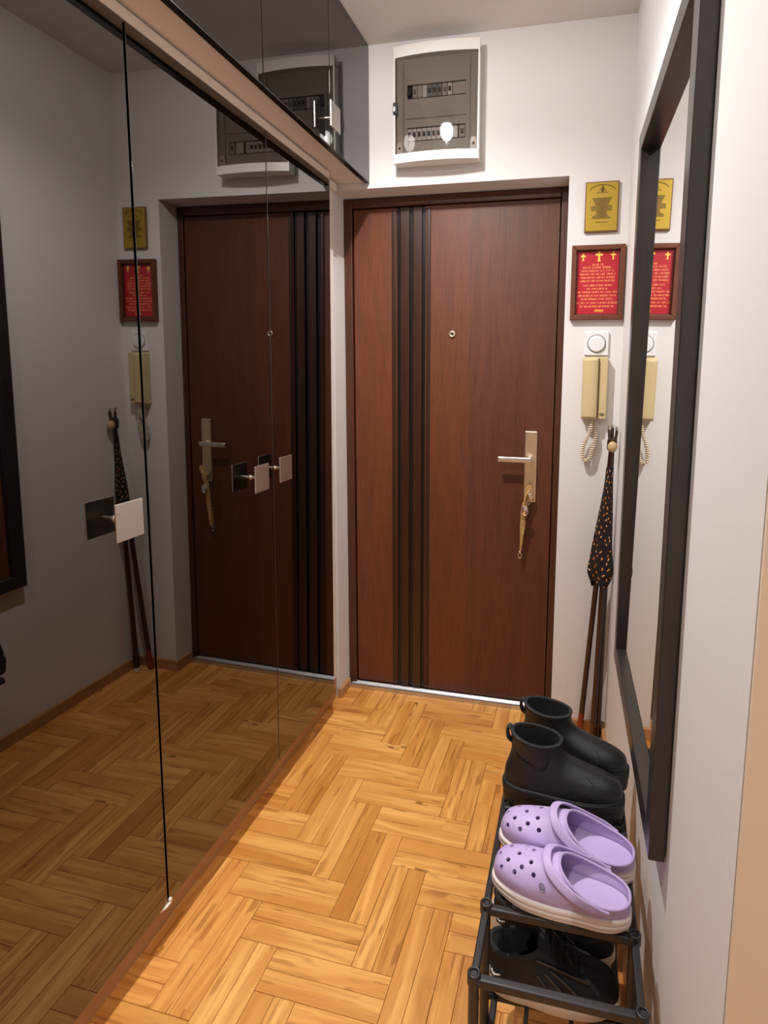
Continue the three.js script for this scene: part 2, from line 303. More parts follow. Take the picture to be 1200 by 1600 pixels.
// ---------------------------------------------------------------- mirrored wardrobe along the left side
{
  const t = thing('mirrored_wardrobe', 'tall built-in wardrobe with smoked mirror doors along the left', 'wardrobe', [-.008, 0, 0]);
  t.rotation.set(0, -.0057, -.0078);
  const Y0 = .112, Y1 = 2.05, z1 = 2.74;
  const seams = [.150, .580, 1.104, 1.63, 2.155, 2.70];
  part('carcass', muv(merge([box(-.60, -.046, .10, 2.075, .02, .15), box(-.60, -.50, .02, 2.075, .15, z1), box(-.60, -.030, 2.05, 2.0760, .02, .15), box(-.60, -.026, .095, .108, .15, z1), box(-.6, -.026, .1, 2.07, z1 - .02, z1)])), whiteMelamine, t);
  part('plinth', muv(box(-.075, -.051, .0, .094, .016, z1)), baseMat, t);
  part('fascia', muv(box(-.60, -.0015, 2.0530, 2.0760, .15, z1)), std({ color: rgb(.78, .68, .59), roughness: .55 }), t);
  const handleGeo = merge([new RoundedBoxGeometry(.0045, .076, .072, 2, .0012).translate(.035, 0, 0), rod([0, 0, 0], [.033, 0, 0], .0045, .0045, 16), new THREE.CylinderGeometry(.0075, .0075, .002, 16).rotateZ(Math.PI / 2).translate(.001, 0, 0)]);
  const hz = [.566, .702, 1.196, 2.09, 2.22], hy = [1.080, 1.074, 1.075, 1.075, 1.075];
  for (let i = 0; i < 5; i++) {
    const a = seams[i] + (i ? .0016 : 0), b = seams[i + 1] - (i === 1 ? .0045 : .0016);
    const d = part('door', muv(box(-.021, 0, Y0, Y1, a, b, .0012)), smokedMirror, t);
    part('handle', handleGeo, satinMetal, d, [0, hy[i], hz[i]]);
  }
  part('edge_strip', merge([box(-.040, -.022, Y0, Y1, .145, .152), ...seams.slice(1, 5).map(z => box(-.045, -.026, Y0, Y1, z - .02, z + .02))]), blackEdge, t);
  part('door_guide', merge([tube([[-.006, .108, 1.125], [.001, .110, 1.112], [.003, .113, 1.098]], .0035, 12, 8), new THREE.SphereGeometry(.0048, 12, 8).translate(.002, .118, 1.099)]), whiteMelamine, t);
}
// overhead cabinets, standing further out
{
  const t = thing('overhead_cabinet', 'row of high cabinets with dark glass doors under the ceiling', 'cabinet', [XU, YU, 0]);
  const h = H - YU - .002, z1 = 2.74;
  part('carcass', muv(merge([box(-.70, -.024, .018, h, .002, z1)])), blackEdge, t);
  part('soffit', muv(box(-.70, -.022, 0, .018, .002, z1)), creamMelamine, t);
  const seams = [.003, .356, .756, 1.16, 1.565, 1.97, 2.36, 2.74];
  for (let i = 0; i < 7; i++) {
    const d = part('door', muv(box(-.020, 0, -.004, h, seams[i] + .0014, seams[i + 1] - .0014, .0012)), smokedMirrorUp, t);
    part('door_edge', box(-.0195, -.0008, -.0062, -.0038, seams[i] + .002, seams[i + 1] - .002), blackEdge, d);
    if (i % 2 === 1) {
      part('handle', merge([new RoundedBoxGeometry(.0045, .076, .072, 2, .0012).translate(.026, 0, 0), rod([0, 0, 0], [.025, 0, 0], .0045, .0045, 16)]), satinMetal, d, [0, .072, seams[i] + .020]);
    }
  }
}

// ---------------------------------------------------------------- distribution box above the door
{
  const t = thing('distribution_box', 'white electrical distribution box with smoky window above the door', 'fuse box', [.370, 2.122, 0]);
  const w = .155, h = .388, side = .056, R = .80;
  const arc = (hw, z, n = 24) => { const o = []; for (let i = 0; i <= n; i++) { const x = lerp(-hw, hw, i / n); o.push([x, z + Math.sqrt(R * R - x * x) - Math.sqrt(R * R - w * w)]); } return o; };
  const slab = (hw, zb, zf, y0, y1, bev = .0012) => extrudeXY([[-hw, zb], ...arc(hw, zf), [hw, zb]].map(([x, z]) => [x, -z]).reverse(), y1 - y0, bev).rotateX(-Math.PI / 2).translate(0, y0, 0);
  part('housing', merge([box(-w + .004, w - .004, .002, h - .002, .001, .0298), slab(w, .03, side, .0, .030), slab(w, .03, side, h - .036, h), box(-w, -w + .006, .028, h - .03, .03, side), box(w - .006, w, .028, h - .03, .03, side)]), whitePlastic, t);
  part('inner_panel', merge([extrudeXY([[-.146, .031], [.146, .031], [.146, .352], [-.146, .352]], .006, .0008, [[[-.108, .075], [.105, .075], [.105, .122], [-.108, .122]], [[-.108, .218], [.105, .218], [.105, .265], [-.108, .265]]]).translate(0, 0, .037)]), greyPlastic, t);
  part('rib', merge([box(-.110, .108, .150, .1525, .043, .0455), box(-.122, -.1195, .045, .34, .043, .0455), box(.1195, .122, .045, .34, .043, .0455)]), midGrey, t);
  part('slot', merge([box(-.110, .107, .073, .124, .030, .0335), box(-.110, .107, .216, .267, .030, .0335)]), darkPlastic, t);
  const kinds = [coolWhite, greyPlastic, coolWhite, midGrey];
  const unit = (x, y, wd, m, tg) => { const b = part('breaker', box(x - wd / 2 + .0006, x + wd / 2 - .0006, y - .020, y + .020, .0335, .042, .001), m, t); if (tg) part('toggle', box(x - .0045, x + .0045, y - .007, y + .007, .042, .0475, .001), tg, b); };
  for (let i = 0; i < 8; i++) unit(-.099 + i * .0178, .0985, .0175, coolWhite, i === 7 ? coolWhite : darkPlastic);
  unit(.060, .0985, .034, coolWhite, null); unit(.0925, .0985, .022, greyPlastic, darkPlastic);
  part('fuse', new THREE.CylinderGeometry(.008, .008, .012, 20).rotateX(Math.PI / 2).scale(1, 1.6, 1).translate(-.099, .2415, .04), darkPlastic, t);
  [[-.080, greyPlastic, midGrey], [-.062, greyPlastic, null], [-.044, coolWhite, null], [-.026, midGrey, darkPlastic], [-.008, midGrey, darkPlastic], [.010, midGrey, darkPlastic], [.028, greyPlastic, midGrey], [.047, coolWhite, darkPlastic]].forEach(([x, m, g]) => unit(x, .2415, .0175, m, g));
  unit(.081, .2415, .048, greyPlastic, null);
  const pane = grid((u, v) => { const x = lerp(-w + .006, w - .006, u); return V(x, lerp(.0305, h - .0365, v), side + .001 + Math.sqrt(R * R - x * x) - Math.sqrt(R * R - w * w)); }, 32, 2, false);
  const dr = part('window_door', pane, smokyPane, t);
  part('latch', merge([box(-w - .001, -w + .014, .165, .205, .05, side + .006, .003)]), darkPlastic, dr);
  part('latch_grip', box(-w - .002, -w + .009, .172, .190, side + .003, side + .010, .002), satinMetal, dr);
  for (const s of [-1, 1]) {
    const tab = extrudeXY([[-.012, 0], [.012, 0], [.012, .030], [.007, .042], [-.007, .042], [-.012, .030]], .004, .0008);
    const p = part('corner_tab', tab, whitePlastic, t, [s * (w - .020), .033, .0435]);
    part('screw', new THREE.CylinderGeometry(.0042, .0042, .003, 18).rotateX(Math.PI / 2).translate(0, .020, .005), darkPlastic, p);
  }
}

// ---------------------------------------------------------------- things on the wall right of the door
// gold plaque
{
  const t = thing('gold_plaque', 'small gold metal plaque above the red framed text', 'plaque', [.9515, 1.948, .0008]);
  const w = .0565, h = .084;
  const wood = std({ color: rgb(.20, .09, .03), roughness: .45 });
  part('backing', box(-w, w, -h, h, 0, .010, .002), wood, t);
  part('plate', box(-w + .004, w - .004, -h + .004, h - .004, .009, .0118, .0012), goldMat, t);
  const dull = std({ color: rgb(.23, .15, .03), metalness: .5, roughness: .55 }), dark = std({ color: rgb(.12, .075, .018), metalness: .5, roughness: .5 });
  const bloc = [[-.034, .030], [.034, .030], [.026, .016], [.020, .004], [.034, .004], [.034, -.014], [.018, -.014], [.018, -.026], [.027, -.034], [.034, -.040], [-.034, -.040], [-.030, -.030], [-.018, -.025], [-.018, -.013], [-.036, -.013], [-.036, .003], [-.020, .003], [-.026, .016]];
  const pl = part('engraved_field', extrudeXY(bloc, .0006, .0002).translate(0, 0, .0116), dull, t);
  const lines = []; for (let k = 0; k < 11; k++) { const y = .026 - k * .006, hw = k < 2 ? .020 : k > 7 && k < 9 ? .013 : .015; lines.push(box(-hw * (.7 + .3 * rnd()), hw * (.7 + .3 * rnd()), y - .0008, y + .0008, .0121, .0127)); }
  part('engraved_line', merge([...lines, box(-.020, .021, -.0525, -.0505, .0116, .0122)]), dark, pl);
  const arc = []; for (let i = 0; i <= 20; i++) { const a = lerp(.12, .88, i / 20) * Math.PI; arc.push([.046 * Math.cos(a), .046 + .026 * Math.sin(a), .0122]); }
  part('emblem', merge([tube(arc, .0011, 30, 6), new THREE.CapsuleGeometry(.005, .006, 6, 12).scale(1, 1, .35).translate(0, .055, .0118), new THREE.SphereGeometry(.0035, 12, 8).scale(1, 1, .5).translate(.001, .065, .0118), box(-.020, .020, .0455, .0468, .0114, .0124), new THREE.TorusGeometry(.012, .0009, 6, 20, Math.PI).translate(0, .047, .012)]), dark, t);
}
// red text in a brown frame
{
  const t = thing('framed_text', 'red printed text with three gold crosses in a brown wooden frame', 'picture frame', [.9472, 1.6932, .0008]);
  const w = .0905, h = .1275, b = .017;
  const wood = std({ map: doorTex, color: rgb(1, .9, .72), roughness: .5 });
  const bar = (len, b) => extrudeXY([[-len, 0], [len, 0], [len - b, b], [-len + b, b]], .014, .0025).translate(0, 0, .0025);
  part('frame_bar', bar(w, b).translate(0, -h, 0), wood, t); part('frame_bar', bar(w, b).rotateZ(Math.PI).translate(0, h, 0), wood, t);
  part('frame_bar', bar(h, b).rotateZ(-Math.PI / 2).translate(-w, 0, 0), wood, t); part('frame_bar', bar(h, b).rotateZ(Math.PI / 2).translate(w, 0, 0), wood, t);
  const lip = std({ color: rgb(.06, .025, .015), roughness: .5 });
  part('inner_lip', merge([box(-w + b - .001, w - b + .001, -h + b - .001, -h + b + .003, .003, .009), box(-w + b - .001, w - b + .001, h - b - .003, h - b + .001, .003, .009), box(-w + b - .001, -w + b + .003, -h + b, h - b, .003, .009), box(w - b - .003, w - b + .001, -h + b, h - b, .003, .009)]), lip, t);
  const cv = document.createElement('canvas'); cv.width = 448; cv.height = 704; const c = cv.getContext('2d');
  c.fillStyle = '#b5202f'; c.fillRect(0, 0, 448, 704);
  c.fillStyle = '#ffd65a';
  const cross = (x, y, s) => { c.fillRect(x - s * .09, y, s * .18, s); c.fillRect(x - s * .28, y + s * .27, s * .56, s * .17); c.fillRect(x - s * .14, y - s * .03, s * .28, s * .08); c.fillRect(x - s * .15, y + s * .92, s * .30, s * .08); c.fillRect(x - s * .31, y + s * .24, s * .08, s * .23); c.fillRect(x + s * .23, y + s * .24, s * .08, s * .23); };
  cross(72, 36, 78); cross(232, 10, 112); cross(374, 26, 78);
  let q = 77; const r = () => { q = (q * 1103515245 + 12345) & 0x7fffffff; return q / 0x7fffffff; };
  c.fillStyle = '#f4a765';
  const rows = [[146, 55], [176, 150], [212, 165], [248, 175], [284, 165], [320, 172], [368, 142], [404, 108], [440, 205], [478, 195], [514, 155], [556, 205], [594, 170]];
  for (const [y, hw] of rows) { let x = 222 - hw; while (x < 222 + hw) { const word = 3 + Math.floor(r() * 6); for (let k = 0; k < word && x < 222 + hw; k++) { c.fillRect(x, y, 3.5, 19); if (r() > .4) c.fillRect(x, y + (r() > .5 ? 0 : 15), 8, 4); if (r() > .5) c.fillRect(x + 6, y, 3.5, 19); x += 12; } x += 9; } }
  c.fillStyle = '#f8c44e'; for (let x = 206; x < 292; x += 9) { c.fillRect(x + r() * 3, 634 + r() * 6, 5, 20 + r() * 8); } c.fillRect(210, 640, 80, 5);
  const tx = new THREE.CanvasTexture(cv); tx.colorSpace = THREE.SRGBColorSpace;
  part('print', new THREE.PlaneGeometry(2 * (w - b + .002), 2 * (h - b + .002)).translate(0, 0, .0045), std({ map: tx, roughness: .35 }), t);
}
// round knob switch
{
  const t = thing('light_switch', 'square white wall switch with a large round button', 'light switch', [.9535, 1.4835, 0]);
  part('cover_plate', new RoundedBoxGeometry(.083, .083, .010, 3, .003).translate(0, 0, .0052), coolWhite, t);
  part('groove', new THREE.TorusGeometry(.0305, .0022, 10, 48).translate(0, -.001, .0095), midGrey, t);
  part('button', new THREE.LatheGeometry([[0, .0185], [.022, .0185], [.0268, .0175], [.0285, .0155], [.0292, .008]].map(p => new THREE.Vector2(...p)), 48).rotateX(Math.PI / 2).translate(0, -.001, 0), coolWhite, t);
}
// intercom handset
{
  const t = thing('intercom', 'beige intercom handset on the wall under the round switch', 'intercom', [.9525, 1.325, 0]);
  const base = new RoundedBoxGeometry(.086, .220, .026, 4, .006).translate(0, 0, .0135);
  part('wall_base', base, beigePlastic, t);
  const prof = [[-.0435, -.110], [.011, -.110], [.0125, -.106], [.0125, .104], [.009, .109], [-.0435, .110]];
  const hs = grid((u, v) => { // handset: a long body with a domed front
    const a = Math.PI * u, x = -.0165 - .0275 * Math.cos(a), z = .026 + .024 * Math.pow(Math.sin(a), .45), y = lerp(-.110, .108, v), e = smooth(0, .03, v) * smooth(0, .03, 1 - v); return V(x, y, lerp(.025, z, .35 + .65 * e));
  }, 28, 40, false);
  part('handset', merge([hs, box(-.0435, .0105, -.1095, .1075, .02, .034, .002)]), beigePlastic, t);
  part('seam', merge([box(.0115, .0140, -.108, .106, .0255, .0275), tube([[-.0325, -.107, .0445], [-.0325, 0, .0445], [-.0325, .105, .0445]], .0009, 10, 6)]), std({ color: rgb(.14, .09, .04), roughness: .6 }), t);
  part('speaker_step', box(.015, .0425, -.1085, .108, .024, .031, .002), beigePlastic, t);
  part('emblem', merge([new THREE.TorusGeometry(.0048, .0012, 8, 24).scale(1.3, .9, 1).translate(.0285, -.092, .0312), box(.0265, .0315, -.0928, -.0912, .0305, .0322)]), std({ color: rgb(.04, .03, .025), roughness: .5 }), t);
  // coiled cord: hangs in a long loop and returns to the base
  const path = new THREE.CatmullRomCurve3([[-.004, -.108, .030], [-.010, -.150, .030], [-.026, -.190, .026], [-.034, -.232, .024], [-.026, -.262, .024], [-.010, -.256, .022], [.000, -.220, .020], [.010, -.180, .018], [.006, -.140, .014], [.0, -.108, .012]].map(p => V(...p)));
  const pts = [], N = 760; const fr = path.computeFrenetFrames(N, false);
  for (let i = 0; i <= N; i++) { const u = i / N, p = path.getPointAt(u), a = u * 40 * 2 * Math.PI, k = .0060 * smooth(0, .1, u) * smooth(0, .06, 1 - u); const n = fr.normals[i], b = fr.binormals[i]; pts.push(V(p.x + k * (Math.cos(a) * n.x + Math.sin(a) * b.x), p.y + k * (Math.cos(a) * n.y + Math.sin(a) * b.y), p.z + k * (Math.cos(a) * n.z + Math.sin(a) * b.z))); }
  part('coiled_cord', new THREE.TubeGeometry(new THREE.CatmullRomCurve3(pts), 1100, .0026, 6, false), std({ color: rgb(.70, .60, .44), roughness: .55 }), t);
}

// ---------------------------------------------------------------- tall mirror on the right wall
{
  const zc = .8857, hw = .3565, hh = .6984, yc = 1.2742, bw = .043, th = .022;
  const t = thing('wall_mirror', 'tall rectangular mirror in a dark frame on the right wall', 'mirror', [wallX(zc) - .0086, yc, zc]);
  t.rotation.order = 'YXZ'; t.rotation.set(0, WA, 0);
  // drawn in (a = z, b = y), pulled along -x
  const bar = (len, b) => extrudeXY([[-len, 0], [len, 0], [len - b, b], [-len + b, b]], th, .0022);
  const put = (g) => g.rotateY(-Math.PI / 2).translate(.004, 0, 0);
  part('frame_bar', muv(put(bar(hw, bw).translate(0, -hh, 0))), mirrorFrameMat, t);
  part('frame_bar', muv(put(bar(hw, bw).rotateZ(Math.PI).translate(0, hh, 0))), mirrorFrameMat, t);
  part('frame_bar', muv(put(bar(hh, bw).rotateZ(-Math.PI / 2).translate(-hw, 0, 0))), mirrorFrameMat, t);
  part('frame_bar', muv(put(bar(hh, bw).rotateZ(Math.PI / 2).translate(hw, 0, 0))), mirrorFrameMat, t);
  part('mirror_glass', box(-.0015, .0015, -hh + bw - .004, hh - bw + .004, -hw + bw - .004, hw - bw + .004).rotateZ(-.0075).translate(.0005, 0, 0), mirrorMat, t);
}

// ---------------------------------------------------------------- folded wooden tripod in the corner
{
  const t = thing('folding_tripod', 'dark wooden folding tripod with a speckled cloth sleeve leaning in the corner', 'tripod', [.995, 0, .06]);
  const bolt = [.022, 1.130, .040];
  const legs = [{ foot: [-.045, .012, -.030], tip: redTip, top: [.036, 1.196, .046] }, { foot: [.002, .022, .004], tip: null, top: [.010, 1.198, .046] }, { foot: [.022, .012, -.022], tip: null, top: [.022, 1.200, .030] }];
  for (const l of legs) {
    const g = [rod(l.foot, bolt, .0105, .0092, 16)], m = lacquerWood;
    const leg = part('leg', merge(g), m, t), f = V(...l.foot), b = V(...bolt), d = b.clone().sub(f);
    const at = (k) => f.clone().addScaledVector(d, k).toArray();
    part(l.tip ? 'red_tip' : 'ferrule', rod(at(-.004), at(l.tip ? .075 : .055), .0112, l.tip ? .0108 : .0122, 16), l.tip || lacquerWood, leg);
    if (!l.tip) part('rubber_foot', rod(at(-.017), at(-.002), .0135, .012, 16), std({ color: rgb(.75, .68, .60), roughness: .6 }), leg);
    part('prong', tube([bolt, [lerp(bolt[0], l.top[0], .55) + (l.top[0] - bolt[0]) * .25, lerp(bolt[1], l.top[1], .45), lerp(bolt[2], l.top[2], .5)], l.top], .0052, 16, 10), std({ color: rgb(.05, .028, .02), roughness: .35 }), leg);
    part('collar', rod([l.top[0], l.top[1] - .012, l.top[2]], l.top, .006, .006, 12), satinMetal, leg);
  }
  part('head_block', merge([new THREE.CapsuleGeometry(.017, .020, 6, 16).scale(1, 1, .75).translate(bolt[0], bolt[1] + .003, bolt[2] - .004), rod([bolt[0] - .014, bolt[1] + .020, bolt[2]], [bolt[0] + .016, bolt[1] + .020, bolt[2]], .008)]), lacquerWood, t);
  part('wooden_ball', new THREE.SphereGeometry(.0165, 24, 18).scale(1, 1.15, .9).translate(bolt[0] + .001, bolt[1] - .002, bolt[2] + .016), std({ color: rgb(.52, .36, .18), roughness: .4 }), t);
  const spTex = (() => {
    const cv = document.createElement('canvas'); cv.width = 512; cv.height = 1024; const c = cv.getContext('2d'); c.fillStyle = '#1a0f0b'; c.fillRect(0, 0, 512, 1024);
    let q = 5; const r = () => { q = (q * 1103515245 + 12345) & 0x7fffffff; return q / 0x7fffffff; };
    for (let j = 0; j < 24; j++) for (let i = 0; i < 8; i++) { const x = (i + .5 + (j % 2) * .5 + (r() - .5) * .6) * 64, y = (j + .5 + (r() - .5) * .7) * 42; c.save(); c.translate(x % 512, y); c.rotate((r() - .5) * 1.8); c.fillStyle = ['#d9862f', '#e8a355', '#c9691f', '#efc08a'][Math.floor(r() * 4)]; c.fillRect(-5, -12, 10, 14 + r() * 12); c.restore(); }
    const x = new THREE.CanvasTexture(cv); x.colorSpace = THREE.SRGBColorSpace; x.wrapS = x.wrapT = THREE.RepeatWrapping; return x;
  })();
  // the sleeve widens downward and ends in two soft lobes
  const cw = spl([[0, .012], [.15, .015], [.45, .026], [.75, .038], [.9, .043], [1, .030]]);
  const sleeve = grid((u, v) => {
    const a = u * 2 * Math.PI, w = cw(v), y = lerp(1.055, .625, v) - (v > .8 ? .03 * Math.sin(a * 1) * Math.cos(a) * (v - .8) * 5 : 0), wob = 1 + .07 * Math.sin(a * 5 + v * 7);
    const cx = lerp(.019, .000, v), cz = lerp(.038, .024, v);
    return V(cx + w * Math.cos(a) * wob, y, cz + Math.min(w, .024) * .85 * Math.sin(a) * wob);
  }, 40, 40, true);
  part('cloth_sleeve', sleeve, std({ map: spTex, roughness: .8 }), t);
}

// ---------------------------------------------------------------- shoe rack
const YT = .420, YS = .192;                                 // top and lower tier
const RX0 = .768, RX1 = 1.024;
{
  const t = thing('shoe_rack', 'low black shoe rack with tubular bars along the right wall', 'shoe rack', [0, 0, 0]);
  const zs = [1.362, 1.236, .905];
  for (const z of zs) for (const x of [RX0, RX1]) {
    const capped = z > 1.1, post = part('post', rod([x, 0, z], [x, YT + (capped ? .006 : -.012), z], .0088, .0088, 18, false), rackBlack, t);
    if (!capped) continue;
    part('post_cap', new THREE.LatheGeometry([[.0052, -.006], [.0058, .0005], [.0088, .0015], [.0108, -.001], [.0110, -.018], [.0088, -.020]].map(p => new THREE.Vector2(...p)), 24).translate(x, YT + .008, z), rackBlack, post);
    part('post_hole', new THREE.CylinderGeometry(.0055, .0055, .002, 16).translate(x, YT + .004, z), blackGroove, post);
  }
  const bar = (a, b, r = .0075) => { const A = V(...a), B = V(...b), d = B.clone().sub(A), L = d.length(); const g = new RoundedBoxGeometry(Math.abs(d.x) > .1 ? L : r * 2.1, r * 2.2, Math.abs(d.z) > .1 ? L : r * 2.1, 2, r * .55); g.translate((A.x + B.x) / 2, (A.y + B.y) / 2, (A.z + B.z) / 2); return g; };
  for (const z of [1.362, 1.236, .985, .845]) { part('cross_bar', bar([RX0, YT - .005, z], [RX1, YT - .005, z], .0070), rackBlack, t); }
  for (const z of [1.362, 1.190, .985, .905]) part('cross_bar', bar([RX0, YS - .008, z], [RX1, YS - .008, z], .006), rackBlack, t);
  for (const x of [RX0, RX1]) { part('side_rail', bar([x, YT - .006, .840], [x, YT - .006, zs[0]], .0062), rackBlack, t); part('side_rail', bar([x + (x < .9 ? .014 : -.014), YS - .008, .895], [x + (x < .9 ? .014 : -.014), YS - .008, 1.375], .006), rackBlack, t); }
  for (const x of [.844, .926]) part('shelf_rod', rod([x, YS - .005, .895], [x, YS - .005, 1.375], .0042, .0042, 12), rackBlack, t);
  for (const x of [.805, .895, .985]) part('shelf_rod', rod([x, YT - .005, .845], [x, YT - .005, 1.236], .0042, .0042, 12), rackBlack, t);
}

// ---------------------------------------------------------------- shoes
const footPlan = spl([[0, .80], [.15, .84], [.35, .80], [.55, .90], [.72, 1.0], [.86, .99], [1, .92]]);
class Shoe {                                                // lofted rings: heel at x = 0, toe at +x, y up
  constructor(o) { Object.assign(this, o); for (const k of ['Xb', 'Hb', 'Xf', 'Hf', 'Wd']) this[k] = spl(o[k]); }
  at(th, v, off = 0) {
    const u = (1 + Math.cos(th)) / 2, s = Math.sin(th) >= 0 ? 1 : -1, p = lerp(this.p0, this.p1, smooth(0, 1, v)), kf = 1 - smooth(.25, .95, v);
    const xb = this.Xb(v) - off, xf = this.Xf(v) + off, x = lerp(xb, xf, u);
    const med = this.med, asym = s * med > 0 ? 1 + .05 * smooth(.6, .9, u) : 1 - .05 * smooth(.45, .75, u);
    const w = (this.Wd(v) + off) * Math.pow(Math.abs(Math.sin(th)), p) * lerp(1, footPlan(u) * asym, kf);
    const e = this.e(v), y = lerp(this.Hb(v), this.Hf(v), Math.pow(u, e)) - this.dip(v) * 4 * u * (1 - u);
    return V(x, y, s * w + med * this.bend * kf * (u * u - .3));
  }
  surf(n, m, v0 = 0, v1 = 1) { return grid((a, b) => this.at(a * 2 * Math.PI, lerp(v0, v1, b)), n, m, true); }
  path(th0, th1, vf, r, seg = 40, off = 0) { const pts = []; for (let i = 0; i <= seg; i++) { const k = i / seg; const p = this.at(lerp(th0, th1, k), vf(k)); if (off) { const q = this.normal(lerp(th0, th1, k), vf(k)); p.addScaledVector(q, off); } pts.push(p); } return new THREE.TubeGeometry(new THREE.CatmullRomCurve3(pts), seg, r, 6, false); }
  normal(th, v) { const e = .004, a = this.at(th + e, v).sub(this.at(th - e, v)), b = this.at(th, clamp(v + e, 0, 1)).sub(this.at(th, clamp(v - e, 0, 1))); const n = a.cross(b).normalize(), c = this.at(th, v).sub(V(this.L * .5, this.at(th, v).y * .6, 0)); return n.dot(c) < 0 ? n.negate() : n; }
  sole(levels, n = 96) {                                    // [height(u), outward offset]
    const outline = (th, o) => this.at(th, 0, o);
    const rows = levels.length - 1;
    const side = grid((a, b) => { const k = b * rows, i = Math.min(rows - 1, Math.floor(k + 1e-6)), f = k - i, th = a * 2 * Math.PI, u = (1 + Math.cos(th)) / 2, p = outline(th, lerp(levels[i][1], levels[i + 1][1], f)); p.y = lerp(levels[i][0](u), levels[i + 1][0](u), f); return p; }, n, rows, true);
    const cap = (lv, up) => grid((a, b) => { const th = a * 2 * Math.PI, u0 = (1 + Math.cos(th)) / 2, p = outline(th, lv[1]); const c = V(this.L * .5, 0, 0); const q = c.clone().lerp(p, Math.max(b, .001)); q.x = lerp(lerp(this.L * .15, this.L * .85, u0), p.x, b); q.z = p.z * b; q.y = lv[0](clamp(q.x / this.L, 0, 1)); return q; }, n, 6, true);
    return merge([side, cap(levels[0]), cap(levels[levels.length - 1])]);
  }
}
const flat = (y) => () => y;
function placeShoe(t, heel, toe, L, y) { const d = [toe[0] - heel[0], toe[1] - heel[1]]; t.position.set(heel[0], y, heel[1]); t.rotation.y = Math.atan2(-d[1], d[0]); const k = Math.hypot(...d) / L; t.scale.set(k, k, k); }

function makeBoot(label, med, heel, toe) {
  const t = thing('ankle_boot', label, 'boot', [0, 0, 0], 'black ankle boots');
  const s = new Shoe({
    L: .280, med, bend: .010, p0: .62, p1: 1.0, e: (v) => lerp(1.2, 1, v), dip: (v) => .004 * smooth(.85, 1, v),
    Xf: [[0, .277], [.10, .279], [.20, .272], [.32, .250], [.45, .217], [.57, .182], [.66, .158], [.74, .143], [.85, .137], [1, .136]],
    Hf: [[0, .050], [.10, .065], [.20, .080], [.32, .092], [.45, .102], [.57, .113], [.66, .124], [.74, .136], [.85, .152], [1, .170]],
    Xb: [[0, .004], [.15, .0], [.35, .003], [.6, .013], [.8, .017], [1, .014]],
    Hb: [[0, .050], [.15, .064], [.35, .088], [.6, .120], [.8, .150], [1, .180]],
    Wd: [[0, .0505], [.10, .0535], [.22, .052], [.38, .047], [.55, .042], [.72, .040], [1, .043]],
  });
  const up = part('upper', s.surf(96, 64), bootLeather, t);
  // rolled rim and lining
  const inner = grid((a, b) => { const th = a * 2 * Math.PI, k = b; if (k < .25) { const f = k / .25 * Math.PI, p = s.at(th, 1), q = s.at(th, 1, -.006); return p.clone().lerp(q, .5 - .5 * Math.cos(f)).add(V(0, .003 * Math.sin(f), 0)); } const d = (k - .25) / .75, q = s.at(th, lerp(1, .45, d), -.006 - .004 * d); q.x = lerp(q.x, clamp(q.x, .02, .15), d); q.y = lerp(s.at(th, 1, -.006).y, .05, d); return q; }, 72, 28, true);
  part('lining', merge([inner, new THREE.CircleGeometry(.05, 32).rotateX(-Math.PI / 2).scale(1.5, 1, .8).translate(.075, .052, 0)]), bootLining, t);
  part('rim_binding', s.path(0, Math.PI * 2, () => .998, .0028, 90), bootLeather, up);
  // raised ankle panel pointing down, seams and crease
  for (const sd of [1, -1]) {
    const low = spl([[0, .76], [.33, .53], [.42, .58], [1, .80]]);
    part('ankle_panel', grid((a, b) => { const th = sd * lerp(1.05, 2.95, a), e = Math.min(1, b * 12, (1 - b) * 30, a * 24, (1 - a) * 24), v = lerp(low(a), .985, b); return s.at(th, v).addScaledVector(s.normal(th, v), .0022 * Math.max(e, 0) - .0002); }, 60, 40, false), bootLeather, up);
    part('seam', merge([s.path(sd * 1.42, sd * 1.62, k => lerp(.96, .55, k), .0017, 24, .0006), s.path(sd * 2.95, sd * 1.62, k => lerp(.80, .53, Math.pow(k, .8)), .0018, 30, .0006), s.path(sd * 1.62, sd * 1.05, k => lerp(.54, .74, k), .0016, 20, .0006)]), bootLeather, up);
    part('toe_seam', s.path(sd * .55, sd * 1.05, k => lerp(.48, .16, k), .0009, 20, .0003), bootLining, up);
  }
  const top = s.at(Math.PI, .98);
  part('pull_loop', tube([[top.x + .004, top.y - .030, 0], [top.x - .007, top.y - .020, .001], [top.x - .010, top.y - .002, 0], [top.x - .006, top.y + .006, -.001], [top.x + .003, top.y - .002, 0]], .0042, 30, 8).scale(1, 1, 2.4), bootLeather, t);
  const arch = (u) => .014 * smooth(.30, .36, u) * (1 - smooth(.40, .55, u));
  const lv = [[u => arch(u) * 1.3 + .003 * smooth(.85, 1, u), .001], [u => arch(u) + .004 + .003 * smooth(.85, 1, u), .005], [flat(.020), .0065], [flat(.030), .006], [flat(.0325), .0050], [flat(.034), .0080], [flat(.0500), .0086], [flat(.0525), .004]];
  part('sole', s.sole(lv), bootRubber, t);
  part('welt', s.path(0, Math.PI * 2, () => .02, .0030, 110), std({ color: rgb(.05, .05, .05), roughness: .35 }), t);
  placeShoe(t, heel, toe, .284, YT + .004);
  return t;
}
makeBoot('black leather ankle boot nearer the camera, beside the lilac clogs', -1, [.766, .953], [1.025, .971]);
makeBoot('black leather ankle boot further back, nearest the entrance door', 1, [.785, .835], [1.043, .860]);

